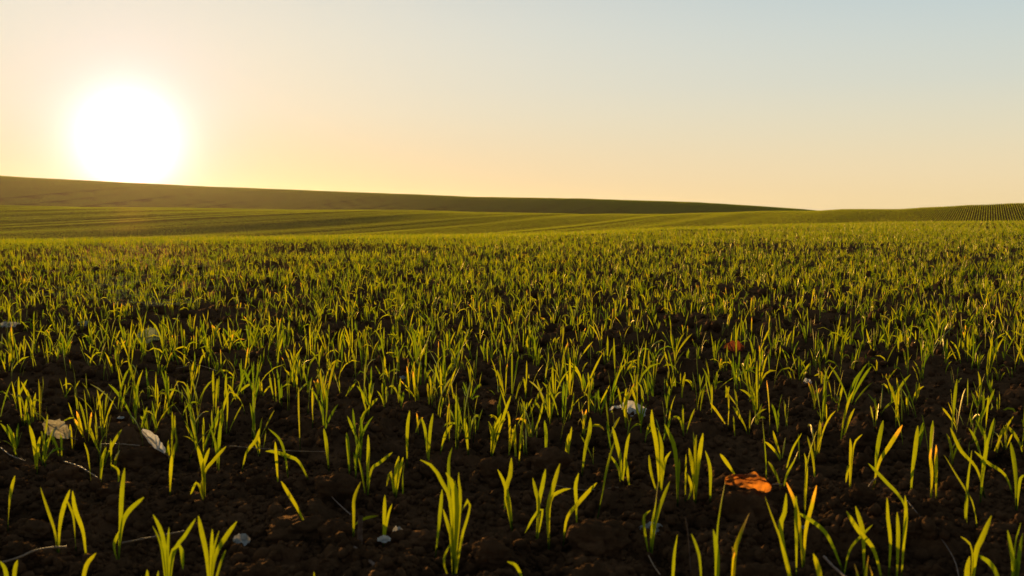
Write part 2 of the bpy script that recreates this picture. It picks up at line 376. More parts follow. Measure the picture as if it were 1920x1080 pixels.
# --- the nearest seedlings, one by one: (label, base pixel, blades: (width px, [(px,py) ... tip]))
SEED = [
 ("single-bladed wheat seedling nearest the left edge above the long straw", (12,975), [(10,[(20,930),(28,892)])]),
 ("wheat seedling with two blades spread in a V left of the tallest blade", (108,1017), [(12,[(104,1000),(92,960),(76,913)]),(10,[(112,990),(118,955),(131,918)])]),
 ("thin bent blade just right of the V-shaped seedling", (142,1012), [(7,[(139,975),(132,952),(125,937)])]),
 ("leaning two-piece blade between the V-shaped seedling and the tallest one", (163,1040), [(10,[(157,1005),(152,985),(141,955),(136,920)])]),
 ("tall wheat seedling with one upright blade and one blade spread to the right", (221,1032), [(12,[(226,985),(229,925),(234,877)]),(11,[(228,992),(240,960),(270,932)]),(8,[(214,1022),(228,990)])]),
 ("bushy seedling with five blades and a folded one at the bottom left", (314,1092), [(11,[(306,1040),(297,1005),(286,986)]),(10,[(309,1030),(300,990),(287,965)]),(8,[(315,1040),(317,989)]),(9,[(325,1040),(346,1005),(367,972)]),(10,[(320,1048),(333,1022),(341,1032),(343,1068)])]),
 ("bushy seedling with a wide right-leaning blade beside the grey white scrap", (393,1100), [(12,[(388,1045),(379,1000),(372,967)]),(8,[(396,1050),(397,1020),(398,992)]),(12,[(404,1045),(425,1005),(444,978)]),(6,[(400,1040),(411,995)]),(9,[(410,1070),(424,1030)])]),
 ("single blade leaning right out of the bottom of the photo", (148,1105), [(11,[(160,1068),(180,1037)])]),
 ("short drooping blade in the bottom left corner", (16,1108), [(11,[(12,1075),(0,1052)])]),
 ("short upright blade at the bottom left corner", (27,1106), [(13,[(28,1078),(33,1050)])]),
 ("blade tip just rising over the bottom edge left of the bushy pair", (276,1112), [(9,[(276,1068)])]),
 ("second low blade tip under the folded seedling", (288,1112), [(7,[(297,1070)])]),
 ("short seedling with two blades in front of the cream dead leaf", (68,870), [(9,[(64,835),(55,797)]),(8,[(70,850),(75,818)])]),
 ("thin blade leaning left above the curved straw", (172,890), [(7,[(166,855),(158,830)])]),
 ("narrow blade leaning right behind the curved straw", (187,893), [(8,[(191,868),(199,838)])]),
 ("tiny hooked seedling between two clods", (220,906), [(6,[(223,890),(219,878),(207,871)])]),
 ("single narrow blade under the white folded leaf", (318,924), [(8,[(320,890),(322,852)])]),
 ("upright blade with two short side shoots right of the white folded leaf", (321,852), [(9,[(323,825),(325,800),(323,772)]),(6,[(315,838),(316,825)]),(6,[(326,845),(329,830)])]),
 ("star-shaped seedling with six crossing blades", (383,936), [(10,[(383,900),(377,862),(370,837)]),(9,[(381,880),(386,860),(393,840)]),(9,[(383,890),(402,862),(424,837)]),(6,[(370,905),(357,927)]),(10,[(384,905),(378,880)]),(6,[(377,915),(381,895)])]),
 ("short two-bladed seedling behind the star-shaped one", (409,864), [(9,[(404,830),(392,793)]),(8,[(411,825),(414,793)])]),
 ("lone slanting blade beside a round clod", (452,876), [(8,[(462,850),(480,825),(487,803)])]),
 ("arching blade over the fallen stalk", (541,890), [(9,[(534,850),(524,822),(503,803)])]),
 ("blade lying flat toward the left with a raised tip", (586,885), [(9,[(562,868),(545,857),(515,847),(498,846)])]),
 ("thin blade standing under the flat lying one", (522,902), [(7,[(518,860),(516,828)])]),
 ("long blade leaning left down onto the dark clod ridge", (586,990), [(9,[(560,957),(541,925),(527,902)])]),
 ("blade growing from behind the large round clod", (617,868), [(9,[(612,830),(607,803)])]),
 ("upright blade right behind the large round clod", (656,876), [(9,[(653,840),(650,811)])]),
 ("small thin seedling at the right shoulder of the large round clod", (667,882), [(6,[(668,855),(672,830)]),(4,[(665,860),(662,848)])]),
 ("short curved blade leaning left beside the brown stub", (686,912), [(8,[(680,890),(672,858)])]),
 ("seedling with a long blade stretched far right and one upright", (688,908), [(8,[(690,850),(690,815)]),(8,[(696,882),(712,868),(736,848)])]),
 ("wide blade in front of the brown stub", (662,1002), [(12,[(664,965),(665,935),(677,903)])]),
 ("short two-bladed seedling right of the brown stub", (717,995), [(9,[(721,960),(722,928)]),(6,[(727,970),(735,945)])]),
 ("compact seedling of three blades spread like a hand", (740,920), [(9,[(742,888),(748,855)]),(7,[(733,885),(725,912)]),(8,[(749,885),(756,857)])]),
 ("small single blade right beside the three-bladed compact seedling", (755,918), [(8,[(756,895),(758,868)])]),
 ("dark green blade lying low behind the brown stub", (644,984), [(7,[(678,975),(709,967)])]),
 ("largest bushy seedling in the lower middle with a long blade arching left", (850,1062), [(11,[(846,950),(830,905),(812,875),(788,862)]),(14,[(850,1010),(852,960),(849,910),(836,886)]),(11,[(855,1000),(857,950),(853,902)]),(8,[(863,940),(861,915),(860,886)]),(9,[(846,1010),(840,985),(831,955)]),(11,[(866,1005),(876,970),(881,938),(871,945),(862,968)]),(7,[(832,1052),(848,1012)])]),
 ("single slim blade standing behind the largest bushy seedling", (843,945), [(9,[(842,905),(842,865),(848,839)])]),
 ("slim blade at the left flank of the largest bushy seedling", (815,1027), [(9,[(826,955),(829,917)])]),
 ("seedling with two crossing blades in front of the middle clod", (962,978), [(8,[(956,945),(944,902),(933,880)]),(11,[(949,925),(957,890),(959,858)]),(8,[(950,930),(946,955)])]),
 ("seedling with a narrow V of two blades and one low blade to the left", (1005,992), [(10,[(1010,948),(1006,925),(999,896)]),(10,[(1010,945),(1016,915),(1023,879)]),(7,[(1017,955),(1000,970),(984,1000)])]),
 ("seedling with a broad upright blade and a curling orange-flecked side blade", (1030,1007), [(11,[(1027,960),(1033,930),(1041,900),(1050,869)]),(9,[(1030,945),(1048,922),(1070,916)])]),
 ("slim upright seedling beside the curling side blade", (1082,972), [(9,[(1080,940),(1079,910),(1085,887)])]),
 ("long slanting blade rising right from a shaded hollow", (1055,998), [(10,[(1062,975),(1080,948),(1100,925),(1119,905)])]),
 ("thin S-curved blade right of the long slanting one", (1118,962), [(8,[(1130,925),(1135,895),(1143,860),(1152,828)])]),
 ("smooth straight blade left of the S-curved one", (1090,880), [(10,[(1097,845),(1105,812),(1107,783)])]),
 ("low spreading seedling behind the two middle clods", (1062,868), [(8,[(1062,845),(1067,812)]),(7,[(1050,860),(1040,878)]),(6,[(1066,840),(1072,800)])]),
 ("lone straight needle-like blade right of the middle clod", (972,869), [(7,[(976,820),(982,778)])]),
 ("short straight blade standing on the second middle clod", (1022,848), [(8,[(1024,820),(1021,788)])]),
 ("lone blade leaning left above the first middle clod", (879,842), [(9,[(874,808),(870,784)])]),
 ("short slanting blade on the left middle clod", (823,840), [(8,[(835,815),(848,796)])]),
 ("narrow Y-shaped seedling left of the middle clods", (803,852), [(7,[(798,812),(790,782)]),(8,[(806,815),(812,775)])]),
 ("lone blade with a pointed red tip left of the Y-shaped seedling", (763,856), [(8,[(764,805),(768,770)])]),
 ("three-bladed seedling with orange-lit blades in the middle distance", (920,842), [(9,[(926,812),(940,775)]),(8,[(930,805),(948,785)]),(7,[(922,815),(916,790)]),(7,[(945,778),(958,742)])]),
 ("dark bluish green blade cut off by the bottom edge", (992,1092), [(8,[(970,1064),(951,1053)])]),
 ("tall seedling of two blades with a low blade pointing left", (1220,1018), [(13,[(1222,985),(1229,940),(1233,904)]),(9,[(1230,978),(1245,930),(1256,903)]),(7,[(1207,975),(1220,957)])]),
 ("short lone blade in the dark gap at the bottom", (1260,1095), [(11,[(1263,1045),(1270,1002)])]),
 ("blade curving left at the bottom edge beside a thin reddish stalk", (1318,1115), [(13,[(1312,1060),(1305,1025),(1296,1001)])]),
 ("tall stacked pair of blades with its tip beside the orange leaf", (1342,1118), [(15,[(1344,1060),(1341,1020),(1337,993)]),(13,[(1343,1010),(1350,950),(1360,902)])]),
 ("folded blade with a yellow tip below the orange leaf", (1370,1100), [(13,[(1378,1040),(1390,1000),(1405,962)]),(10,[(1376,1050),(1372,1025)])]),
 ("tall seedling with two blades whose lower one bends at the bottom", (1497,1098), [(11,[(1478,1058),(1462,1010),(1445,965),(1434,931)]),(12,[(1464,1002),(1471,960),(1474,925)])]),
 ("wide blade cut off by the bottom edge right of the grey leaf", (1545,1118), [(13,[(1537,1080),(1525,1038)])]),
 ("straight dark stem-like blade in the crossing cluster", (1494,1065), [(9,[(1493,1010),(1492,960),(1493,930)])]),
 ("orange-tipped blade in the crossing cluster", (1507,1048), [(10,[(1510,1000),(1520,955),(1531,910)]),(9,[(1500,990),(1490,940),(1474,904)])]),
 ("long blade falling to the right across the crossing cluster", (1592,1050), [(10,[(1555,1010),(1530,982),(1495,960)])]),
 ("blade rising behind the orange leaf", (1381,903), [(9,[(1376,888),(1364,870),(1350,851)])]),
 ("dark straight blade right behind the orange leaf", (1436,908), [(8,[(1436,870),(1431,810),(1429,780)])]),
 ("blade leaning left right of the orange leaf", (1468,918), [(8,[(1455,890),(1440,865)]),(9,[(1475,890),(1490,860),(1496,846)])]),
 ("slender blade leaning right above the orange leaf", (1470,872), [(8,[(1484,845),(1503,812)])]),
 ("tall seedling with steep blades right of the crossing cluster", (1508,952), [(10,[(1509,900),(1517,850),(1531,808)]),(7,[(1512,880),(1508,850)])]),
 ("thin blade dropping to the right of the steep blades", (1530,892), [(7,[(1524,855),(1514,818)])]),
 ("dense seedling left of the crowded middle right cluster", (1238,918), [(11,[(1231,840),(1223,795),(1222,768)]),(11,[(1240,860),(1240,835),(1234,806)]),(8,[(1222,890),(1217,853)]),(7,[(1246,868),(1258,846)])]),
 ("seedling with broad blade in the crowded middle right cluster", (1271,937), [(10,[(1268,870),(1262,830),(1246,795)]),(8,[(1271,900),(1274,860)])]),
 ("small two-bladed seedling inside the crowded middle right cluster", (1285,937), [(7,[(1285,890),(1286,851)]),(8,[(1296,915),(1286,885)])]),
 ("tallest seedling of the crowded middle right cluster", (1303,930), [(11,[(1308,880),(1313,840),(1318,812)]),(7,[(1303,870),(1306,815)]),(9,[(1300,890),(1292,840)])]),
 ("single blade bending left at the edge of the crowded cluster", (1332,928), [(9,[(1332,900),(1330,872),(1322,845)])]),
 ("fan of broad blades left of the crowded cluster", (1165,912), [(12,[(1163,865),(1155,830),(1148,800)]),(8,[(1171,870),(1176,830),(1181,812)]),(6,[(1160,880),(1142,850)])]),
 ("thin seedling just right of the fan of broad blades", (1184,914), [(7,[(1176,880),(1170,850)])]),
 ("small seedling with one blade bent onto a round clod", (1594,910), [(8,[(1594,880),(1595,845),(1594,822)]),(6,[(1600,838),(1617,814)]),(6,[(1592,870),(1586,905)])]),
 ("narrow blade behind the bent one on the round clod", (1641,893), [(10,[(1643,860),(1648,825),(1656,788)])]),
 ("long dry orange-edged blade leaning right", (1635,900), [(10,[(1648,868),(1668,835),(1692,797)])]),
 ("long green blade falling right across the dry stalk", (1718,978), [(10,[(1692,940),(1660,903),(1628,869)])]),
 ("solitary straight blade in the right gap", (1708,920), [(10,[(1710,890),(1715,850),(1721,798)])]),
 ("pair of close upright blades with an orange tip", (1745,937), [(8,[(1747,890),(1744,860),(1746,840)]),(7,[(1746,860),(1751,800)])]),
 ("slim green blade next to the orange-tipped pair", (1757,935), [(8,[(1755,880),(1755,834)])]),
 ("large X-shaped seedling of two broad blades", (1812,988), [(12,[(1812,925),(1816,880),(1822,844)]),(8,[(1811,960),(1814,930)])]),
 ("broad blade leaning left across the X-shaped seedling", (1838,992), [(12,[(1825,950),(1810,920),(1788,885),(1770,853)])]),
 ("thin long blade behind the X-shaped seedling", (1851,932), [(8,[(1832,880),(1802,845),(1782,802)])]),
 ("upright blade with brown tip right of the X-shaped seedling", (1838,938), [(10,[(1841,900),(1846,860),(1852,820)])]),
 ("dark blade lying low to the left near the right edge", (1905,918), [(8,[(1885,892),(1852,868),(1827,846)])]),
 ("tall blade standing close to the right edge", (1906,948), [(10,[(1905,900),(1901,860),(1895,829)]),(9,[(1912,900),(1925,890)])]),
 ("large seedling with two blades leaning left and one long blade falling right", (1662,1070), [(11,[(1640,1035),(1614,1000),(1600,980),(1587,958)])]),
 ("upright broad blade crossing the long falling one", (1621,1055), [(11,[(1619,1015),(1615,985),(1604,949)])]),
 ("left blade of the three parallel upright blades", (1666,1062), [(11,[(1669,1020),(1664,970),(1663,933)])]),
 ("middle and shortest of the three parallel upright blades", (1682,1068), [(9,[(1684,1010),(1682,960)])]),
 ("right blade of the three parallel upright blades", (1690,1066), [(10,[(1694,1020),(1698,970),(1697,929)])]),
 ("thin dark blade leaning right with a withered tip", (1579,1068), [(6,[(1592,1035),(1615,1005),(1636,984)])]),
 ("big seedling in the lower right with a glowing right-leaning blade", (1822,1112), [(12,[(1828,1045),(1843,1005),(1859,967)]),(13,[(1813,1078),(1818,1043)]),(9,[(1822,1035),(1801,1006)])]),
 ("blade falling right to the bottom edge in the lower right", (1892,1092), [(11,[(1862,1064),(1833,1040)])]),
 ("bushy seedling in the bottom right corner", (1900,1115), [(12,[(1899,1060),(1895,1030),(1889,994)]),(8,[(1902,1030),(1914,980)]),(9,[(1910,1050),(1918,1000)]),(11,[(1906,1060),(1900,1045)])]),
 ("orange-tipped short seedling at the bottom edge right of the wide cut off blade", (1622,1118), [(11,[(1622,1080),(1628,1042)]),(8,[(1610,1085),(1602,1057)]),(9,[(1634,1090),(1630,1060)])]),
 ("faint low shoot at the bottom edge left of the largest bushy seedling", (589,1108), [(5,[(589,1072)])]),
]
def resample(pts, n):
    """Catmull-Rom through pts, n points evenly spaced"""
    p = [np.array(q, float) for q in pts]
    p = [2 * p[0] - p[1]] + p + [2 * p[-1] - p[-2]]
    o = []
    for i in range(1, len(p) - 2):
        for k in range(12):
            t = k / 12
            o.append(.5 * ((2 * p[i]) + (-p[i - 1] + p[i + 1]) * t + (2 * p[i - 1] - 5 * p[i] + 4 * p[i + 1] - p[i + 2]) * t * t + (-p[i - 1] + 3 * p[i] - 3 * p[i + 1] + p[i + 2]) * t ** 3))
    o.append(p[-2]); o = np.array(o)
    d = np.concatenate([[0], np.cumsum(np.linalg.norm(np.diff(o, axis=0), axis=1))])
    s = np.linspace(0, d[-1], n)
    return np.stack([np.interp(s, d, o[:, k]) for k in range(3)], 1)
def tube(pts, rad, mat, name, sides=6, attrs=None):
    P = np.array(pts, float); n = len(P); rad = np.broadcast_to(np.asarray(rad, float), (n,))
    T = np.gradient(P, axis=0); T /= np.linalg.norm(T, axis=1, keepdims=True) + 1e-9
    a = np.cross(T, np.array([.13, .31, .94])); a /= np.linalg.norm(a, axis=1, keepdims=True); b = np.cross(T, a)
    th = np.linspace(0, 2 * math.pi, sides, endpoint=False)
    V = P[:, None] + rad[:, None, None] * (np.cos(th)[None, :, None] * a[:, None] + np.sin(th)[None, :, None] * b[:, None])
    V = V.reshape(-1, 3); i = (np.arange(n - 1) * sides)[:, None]; j = np.arange(sides)[None, :]; j2 = (j + 1) % sides
    F = np.stack([i + j, i + j2, i + sides + j2, i + sides + j], -1).reshape(-1, 4)
    return mesh_np(name, V, F, mat, attrs)
CROWD = 'young wheat seedlings standing in the nearest drill rows'
taken = []
def seedling(label, base, blades, rnd, group=CROWD):
    """base (3,), blades: list of (P (s,3) world, width m, normal (3,) or (s,3))"""
    root = bpy.data.objects.new('wheat_seedling', None); COL.objects.link(root)
    root.location = base; root.empty_display_size = .02
    tag(root, label, 'wheat seedling', group)
    for P, w, nm in blades:
        nm = np.asarray(nm, float)
        V, F, at = blade_strips((P - base)[None], np.array([w]), nm[None], np.array([rnd]))
        link('leaf', mesh_np('leaf', V, F, BLADE, at), root)
    P0 = blades[0][0] - base; k = max(3, len(P0) // 3)
    at = {'t': np.zeros(k * 5), 'rnd': np.full(k * 5, rnd)}
    link('stem', tube(P0[:k], np.linspace(.0013, .0009, k), BLADE, 'stem', 5, at), root)
    return root
rt = np.random.default_rng(21)
for label, (bx, by), bl in SEED:
    g = on_ground(bx, min(by, 1135), 0.0)
    Y = g[1]
    h0 = height1(g[0], g[1])
    base = np.array([g[0], g[1], h0 - .004])
    scale = Y / FPX
    out_ = []
    rnd = float(rt.uniform(.2, .8))
    if 'orange-tipped' in label or 'yellow tip' in label or 'orange tip' in label or 'dry orange' in label: rnd = .97
    for w, pts in bl:
        dy = rt.uniform(-.018, .018)
        line = [base - np.array([0, 0, .004])]
        for k, (x, y) in enumerate(pts):
            line.append(at_depth(x, y, Y + dy * (k + 1) / len(pts)))
        P = resample(line, 14)
        face = rt.normal(0, .45)
        tw = np.linspace(-.3, .4, 14) * rt.normal(0, 1.2) + face
        nm = np.stack([np.sin(tw), -np.cos(tw), np.full(14, .15)], 1)
        out_.append((P, w * scale * .80, nm))
    seedling(label, base, out_, rnd)
    taken.append(base[:2])
taken = np.array(taken)

# --- then seedlings in drill rows behind them
def in_view(x, y, m=1.15): return (np.abs(x) < y * 0.514 * m + .35)
rs = np.random.default_rng(5)
Y_SPLIT = on_ground(960, 862)[1]
def clumpy(x, y):
    v = fbm(x * 2.3, y * 2.3, 71, 2)
    dens = 0.70 + 1.7 * v
    d = np.hypot(x, y)
    dens = dens * np.interp(d, [1.5, 2.2, 3.2, 5], [.68, 1.2, 1.3, 1.15])
    band = sstep(9.2, 10.2, d) * (1 - sstep(12.2, 13.6, d)) * (1 + 1.5 * fbm(x * .7, y * 1.5, 77, 2))
    dens = dens * (1 - .5 * band)
    return rs.random(x.size) < np.clip(dens, 0.10, 1)
def keep_near(x, y):
    m = in_view(x, y) & (y > Y_SPLIT) & clumpy(x, y)
    return m
nx, ny = sample_rows(-12, 12, 1.2, 19, .021, rs, lambda x, y: keep_near(x, y) & (y < 19))
# keep clear of the traced ones
far_ok = np.array([np.min((taken[:, 0] - a) ** 2 + (taken[:, 1] - b) ** 2) > .022 ** 2 if b < 2.2 else True for a, b in zip(nx, ny)])
nx, ny = nx[far_ok], ny[far_ok]
# sides of the foreground, just outside the frame
order = np.argsort(np.hypot(nx, ny)); nx, ny = nx[order], ny[order]
inframe = np.abs(nx) < ny * 0.514 + .02
ind = np.where(inframe)[0][:300 - len(SEED)]
rest = np.setdiff1d(np.arange(nx.size), ind)
zb = height(nx, ny)
BESIDE = {}
for what, lx, ly in (('cream dead leaf', 107, 826), ('white folded leaf', 290, 850), ('curled grey white leaf', 1178, 795), ('brown scrap beside the curled leaf', 1128, 798),
                     ('grey scrap in the middle of the field', 753, 716), ('big pale clod on the right', 1618, 838), ('bright scrap on the right', 1513, 722),
                     ('clod carrying a short slanting blade', 812, 845), ('crowded middle right cluster', 1275, 870), ('large round dark clod', 627, 870)):
    g_ = on_ground(lx, ly)
    for side, ok_ in (('left', nx[ind] < g_[0] - .02), ('right', nx[ind] > g_[0] + .02)):
        d_ = np.hypot(nx[ind] - g_[0], ny[ind] - g_[1]) + 9 * (~ok_) + np.array([9.0 * (int(q) in BESIDE) for q in ind])
        BESIDE[int(ind[np.argmin(d_)])] = 'young wheat seedling nearest on the ' + side + ' of ' + what
for i in ind:
    base = np.array([nx[i], ny[i], zb[i] - .006]); nb = int(rs.choice([1, 2, 3, 4], p=[.18, .42, .30, .10]))
    hh = rs.uniform(.055, .128)
    P, Nm = grow(nb, np.repeat(base[None], nb, 0) + rs.normal(0, .0025, (nb, 3)) * [1, 1, 0], hh * rs.uniform(.65, 1.1, nb), rs, 10)
    seedling(BESIDE.get(int(i), 'young green wheat seedling in the dense drill rows behind the sparse foreground'), base,
             [(P[k], rs.uniform(.0034, .0060), Nm[k]) for k in range(nb)], float(rs.random()))
def crowd_mesh(name, x, y, z, rs, segs, wmul=1.0, size_of=None):
    n = x.size
    sz = np.interp(y, [2.6, 4.2], [1.0, .80]) if size_of is None else np.full(n, size_of)
    nb = rs.choice([1, 2, 3, 4], p=[.20, .42, .30, .08], size=n)
    idx = np.repeat(np.arange(n), nb); hh = (sz * (.050 + .080 * rs.random(n) ** 1.2))[idx] * rs.uniform(.6, 1.1, idx.size)
    base = np.stack([x[idx], y[idx], z[idx] - .006], 1) + rs.normal(0, .003, (idx.size, 3)) * [1, 1, 0]
    P, Nm = grow(idx.size, base, hh, rs, segs)
    V, F, at = blade_strips(P, (.0030 + .0030 * rs.random(idx.size)) * wmul * sz[idx], Nm, rs.random(n)[idx])
    return mesh_np(name, V, F, BLADE, at)
o = link('wheat_seedlings', crowd_mesh('wheat_seedlings', nx[rest], ny[rest], zb[rest], rs, 6))
tag(o, 'dense crowd of young wheat seedlings in rows across the field', 'wheat', kind='stuff')

# --- the field beyond: patches of drilled rows laid over the terrain
def patch_mesh(size, seed, jit, wm, hs):
    r_ = np.random.default_rng(seed)
    row = .125 if hs < .7 else ROW
    rows = np.arange(round(size / row)) * row + row / 2 - size / 2
    k = np.arange(-size / 2, size / 2, .026)
    X, Y = np.meshgrid(rows, k, indexing='ij'); X = X.ravel() + r_.normal(0, jit, X.size); Y = Y.ravel() + r_.uniform(-.03, .03, X.size)
    m = r_.random(X.size) < .72; X, Y = X[m], Y[m]
    return crowd_mesh('wheat_patch', X, Y, np.zeros(X.size), r_, 4, wm, hs)
def field_object(name, size, d0, d1, label, jit, wm, hs):
    coll = bpy.data.collections.new(name + '_source')
    for k in range(5):
        po = bpy.data.objects.new('wheat_patch', patch_mesh(size, 100 + k + int(size * 10 + d0), jit, wm, hs)); coll.objects.link(po)
    nx_ = int(d1 * 2 / size)
    i = np.arange(-nx_, nx_)
    U, W = np.meshgrid((i + .5) * size, (i + .5) * size, indexing='ij'); U, W = U.ravel(), W.ravel()
    x, y = U * RN[0] + W * RD[0], U * RN[1] + W * RD[1]; d = np.hypot(x, y)
    m = (y > 0) & in_view(x, y, 1.9) & (d >= d0) & (d < d1); x, y = x[m], y[m]
    e = size * .4
    z = macro(x, y)
    sx = (macro(x + RN[0] * e, y + RN[1] * e) - macro(x - RN[0] * e, y - RN[1] * e)) / (2 * e)
    sy = (macro(x + RD[0] * e, y + RD[1] * e) - macro(x - RD[0] * e, y - RD[1] * e)) / (2 * e)
    rots = np.zeros((x.size, 3)); rng_ = np.random.default_rng(3)
    for k in range(x.size):
        X_ = Vector((RN[0], RN[1], sx[k])).normalized(); Y_ = Vector((RD[0], RD[1], sy[k])).normalized()
        if rng_.random() < .5: X_, Y_ = -X_, -Y_
        Z_ = X_.cross(Y_).normalized()
        if Z_.z < 0: Z_ = -Z_
        Y_ = Z_.cross(X_)
        rots[k] = Matrix((X_, Y_, Z_)).transposed().to_euler()
    me = bpy.data.meshes.new(name); me.from_pydata([tuple(v) for v in np.stack([x, y, z], 1)], [], [])
    a = me.attributes.new('rot', 'FLOAT_VECTOR', 'POINT'); a.data.foreach_set('vector', rots.astype(np.float32).ravel())
    o = link(name, me)
    ng = bpy.data.node_groups.new(name, 'GeometryNodeTree')
    ng.interface.new_socket('Geometry', in_out='INPUT', socket_type='NodeSocketGeometry')
    ng.interface.new_socket('Geometry', in_out='OUTPUT', socket_type='NodeSocketGeometry')
    gi, go = ng.nodes.new('NodeGroupInput'), ng.nodes.new('NodeGroupOutput')
    ip = ng.nodes.new('GeometryNodeInstanceOnPoints'); ci = ng.nodes.new('GeometryNodeCollectionInfo')
    ci.inputs['Collection'].default_value = coll; ci.inputs['Separate Children'].default_value = True; ci.inputs['Reset Children'].default_value = True
    na = ng.nodes.new('GeometryNodeInputNamedAttribute'); na.data_type = 'FLOAT_VECTOR'; na.inputs['Name'].default_value = 'rot'
    er = ng.nodes.new('FunctionNodeEulerToRotation')
    rv = ng.nodes.new('FunctionNodeRandomValue'); rv.data_type = 'INT'
    rv.inputs['Min'].default_value if False else None
    for s in rv.inputs:
        if s.type == 'INT' and s.name == 'Min': s.default_value = 0
        if s.type == 'INT' and s.name == 'Max': s.default_value = 4
    l = ng.links
    l.new(gi.outputs[0], ip.inputs['Points']); l.new(ci.outputs[0], ip.inputs['Instance']); ip.inputs['Pick Instance'].default_value = True
    l.new([s for s in rv.outputs if s.type == 'INT'][0], ip.inputs['Instance Index'])
    l.new([s for s in na.outputs if s.enabled][0], er.inputs[0]); l.new(er.outputs[0], ip.inputs['Rotation'])
    l.new(ip.outputs[0], go.inputs[0])
    md = o.modifiers.new('scatter', 'NODES'); md.node_group = ng
    tag(o, label, 'wheat', kind='stuff')
    return o
field_object('wheat_field', 1.5, 19.8, 43, 'young wheat in drill rows over the far part of the near field', .034, 1.15, .8)
field_object('wheat_slope', 1.5, 43, 116, 'young wheat in drill rows on the rolling slope beyond the near field', .013, 1.5, .62)
field_object('distant_wheat', 4.5, 117, 400, 'green young wheat covering the distant hill', .02, 1.8, .8)

# ------------------------------------------------------------------ clods
def icosphere(sub):
    import bmesh
    bm = bmesh.new(); bmesh.ops.create_icosphere(bm, subdivisions=sub, radius=1)
    V = np.array([v.co[:] for v in bm.verts]); F = np.array([[v.index for v in f.verts] for f in bm.faces]); bm.free(); return V, F
ICO4, ICO2 = icosphere(4), icosphere(2)
def n3(V, f, s): return (fbm(V[:, 0] * f + 7, V[:, 1] * f + 3, s, 3) + fbm(V[:, 1] * f + 1, V[:, 2] * f + 5, s + 9, 3) + fbm(V[:, 2] * f, V[:, 0] * f, s + 17, 3))
def clod_mesh(ico, seed, rough=1.0, name='soil_clod'):
    V, F = ico; f = 1 + rough * (.42 * n3(V, 1.3, seed) + .34 * n3(V, 3.1, seed + 3) + .24 * n3(V, 7, seed + 5) + .13 * n3(V, 16, seed + 8) - .16 * np.abs(n3(V, 4.5, seed + 6)))
    return mesh_np(name, V * f[:, None], F, SOIL)
CM = [clod_mesh(ICO4, 200 + 31 * k) for k in range(8)]
CLODS = [ # label, px x, px y (bottom), width px, height px
 ("large round dark clod left of the brown stub", 627, 928, 88, 62),
 ("clod under the orange leaf", 1408, 965, 105, 72),
 ("big pale clod with a flat sunlit top among the right blades", 1618, 838, 72, 52),
 ("smaller reddish sunlit clod in front of the big pale one", 1625, 868, 42, 32),
 ("rounded clod in front of the cream dead leaf", 103, 870, 38, 40),
 ("clod left of the curved straw", 110, 895, 60, 46),
 ("first of two lit clods in the middle, left of the needle-like blade", 925, 890, 66, 52),
 ("second lit clod in the middle, under the short straight blade", 1035, 880, 70, 48),
 ("left clod of the middle row carrying a short slanting blade", 812, 880, 60, 46),
 ("broad dark clod right of the long slanting blade", 1130, 1015, 110, 62),
 ("crumbly lit clod at the bottom edge right of the middle", 1105, 1085, 90, 62),
 ("dark clod at the bottom right of the largest bushy seedling", 925, 1050, 80, 56),
 ("long ridge clod carrying the fallen blade", 545, 1000, 120, 58),
 ("low clod in front of the small hooked seedling", 205, 935, 66, 34),
 ("round clod beside the lone slanting blade", 475, 905, 46, 38),
 ("dark clod behind the brown stub", 625, 1005, 64, 44),
 ("lit clod behind the arching wheel of the bottom left straw", 25, 1035, 60, 36),
 ("clod beneath the white folded leaf", 262, 858, 84, 44),
 ("round clod under the falling blade on the right", 1715, 1005, 44, 34),
 ("crumbly clod below the dry stalk on the right", 1625, 945, 60, 46),
 ("dark clod at the left edge behind the thin blades", 80, 800, 66, 34),
 ("dark clod right of the X-shaped seedling", 1880, 1010, 70, 40),
 ("clod between the middle clods and the fan of broad blades", 860, 770, 52, 30),
 ("dark clod behind the round middle clods", 985, 735, 48, 34),
 ("small clod left of the white curled leaf", 1090, 790, 36, 20),
 ("clod at the bottom edge under the folded yellow tip blade", 1430, 1075, 80, 46),
 ("clod at the bottom edge left of the low shoot", 480, 1080, 90, 50),
 ("wide low clod left of the tallest seedling", 60, 985, 80, 36),
 ("dark clod right behind the compact three-bladed seedling", 790, 1000, 74, 42),
 ("clod behind the pair of close upright blades", 1770, 930, 64, 34),
]
for k, (label, x, y, w, h) in enumerate(CLODS):
    g = on_ground(x, y, 0.0); s = g[1] / FPX
    o = link('soil_clod', CM[k % 8]); z = height1(g[0], g[1])
    wx, wz = w * s * .5, h * s * .5
    o.location = (g[0], g[1] + wx * .6, min(z, 0) + wz * .45)
    o.scale = (wx, wx * random.uniform(.8, 1.05), wz * 1.15); o.rotation_euler = (random.uniform(-.3, .3), random.uniform(-.3, .3), random.uniform(0, 6.28))
    o.rotation_euler = (0, 0, random.uniform(-.4, .4) + (math.pi if k % 2 else 0))
    tag(o, label, 'soil clod', 'large clods of soil')
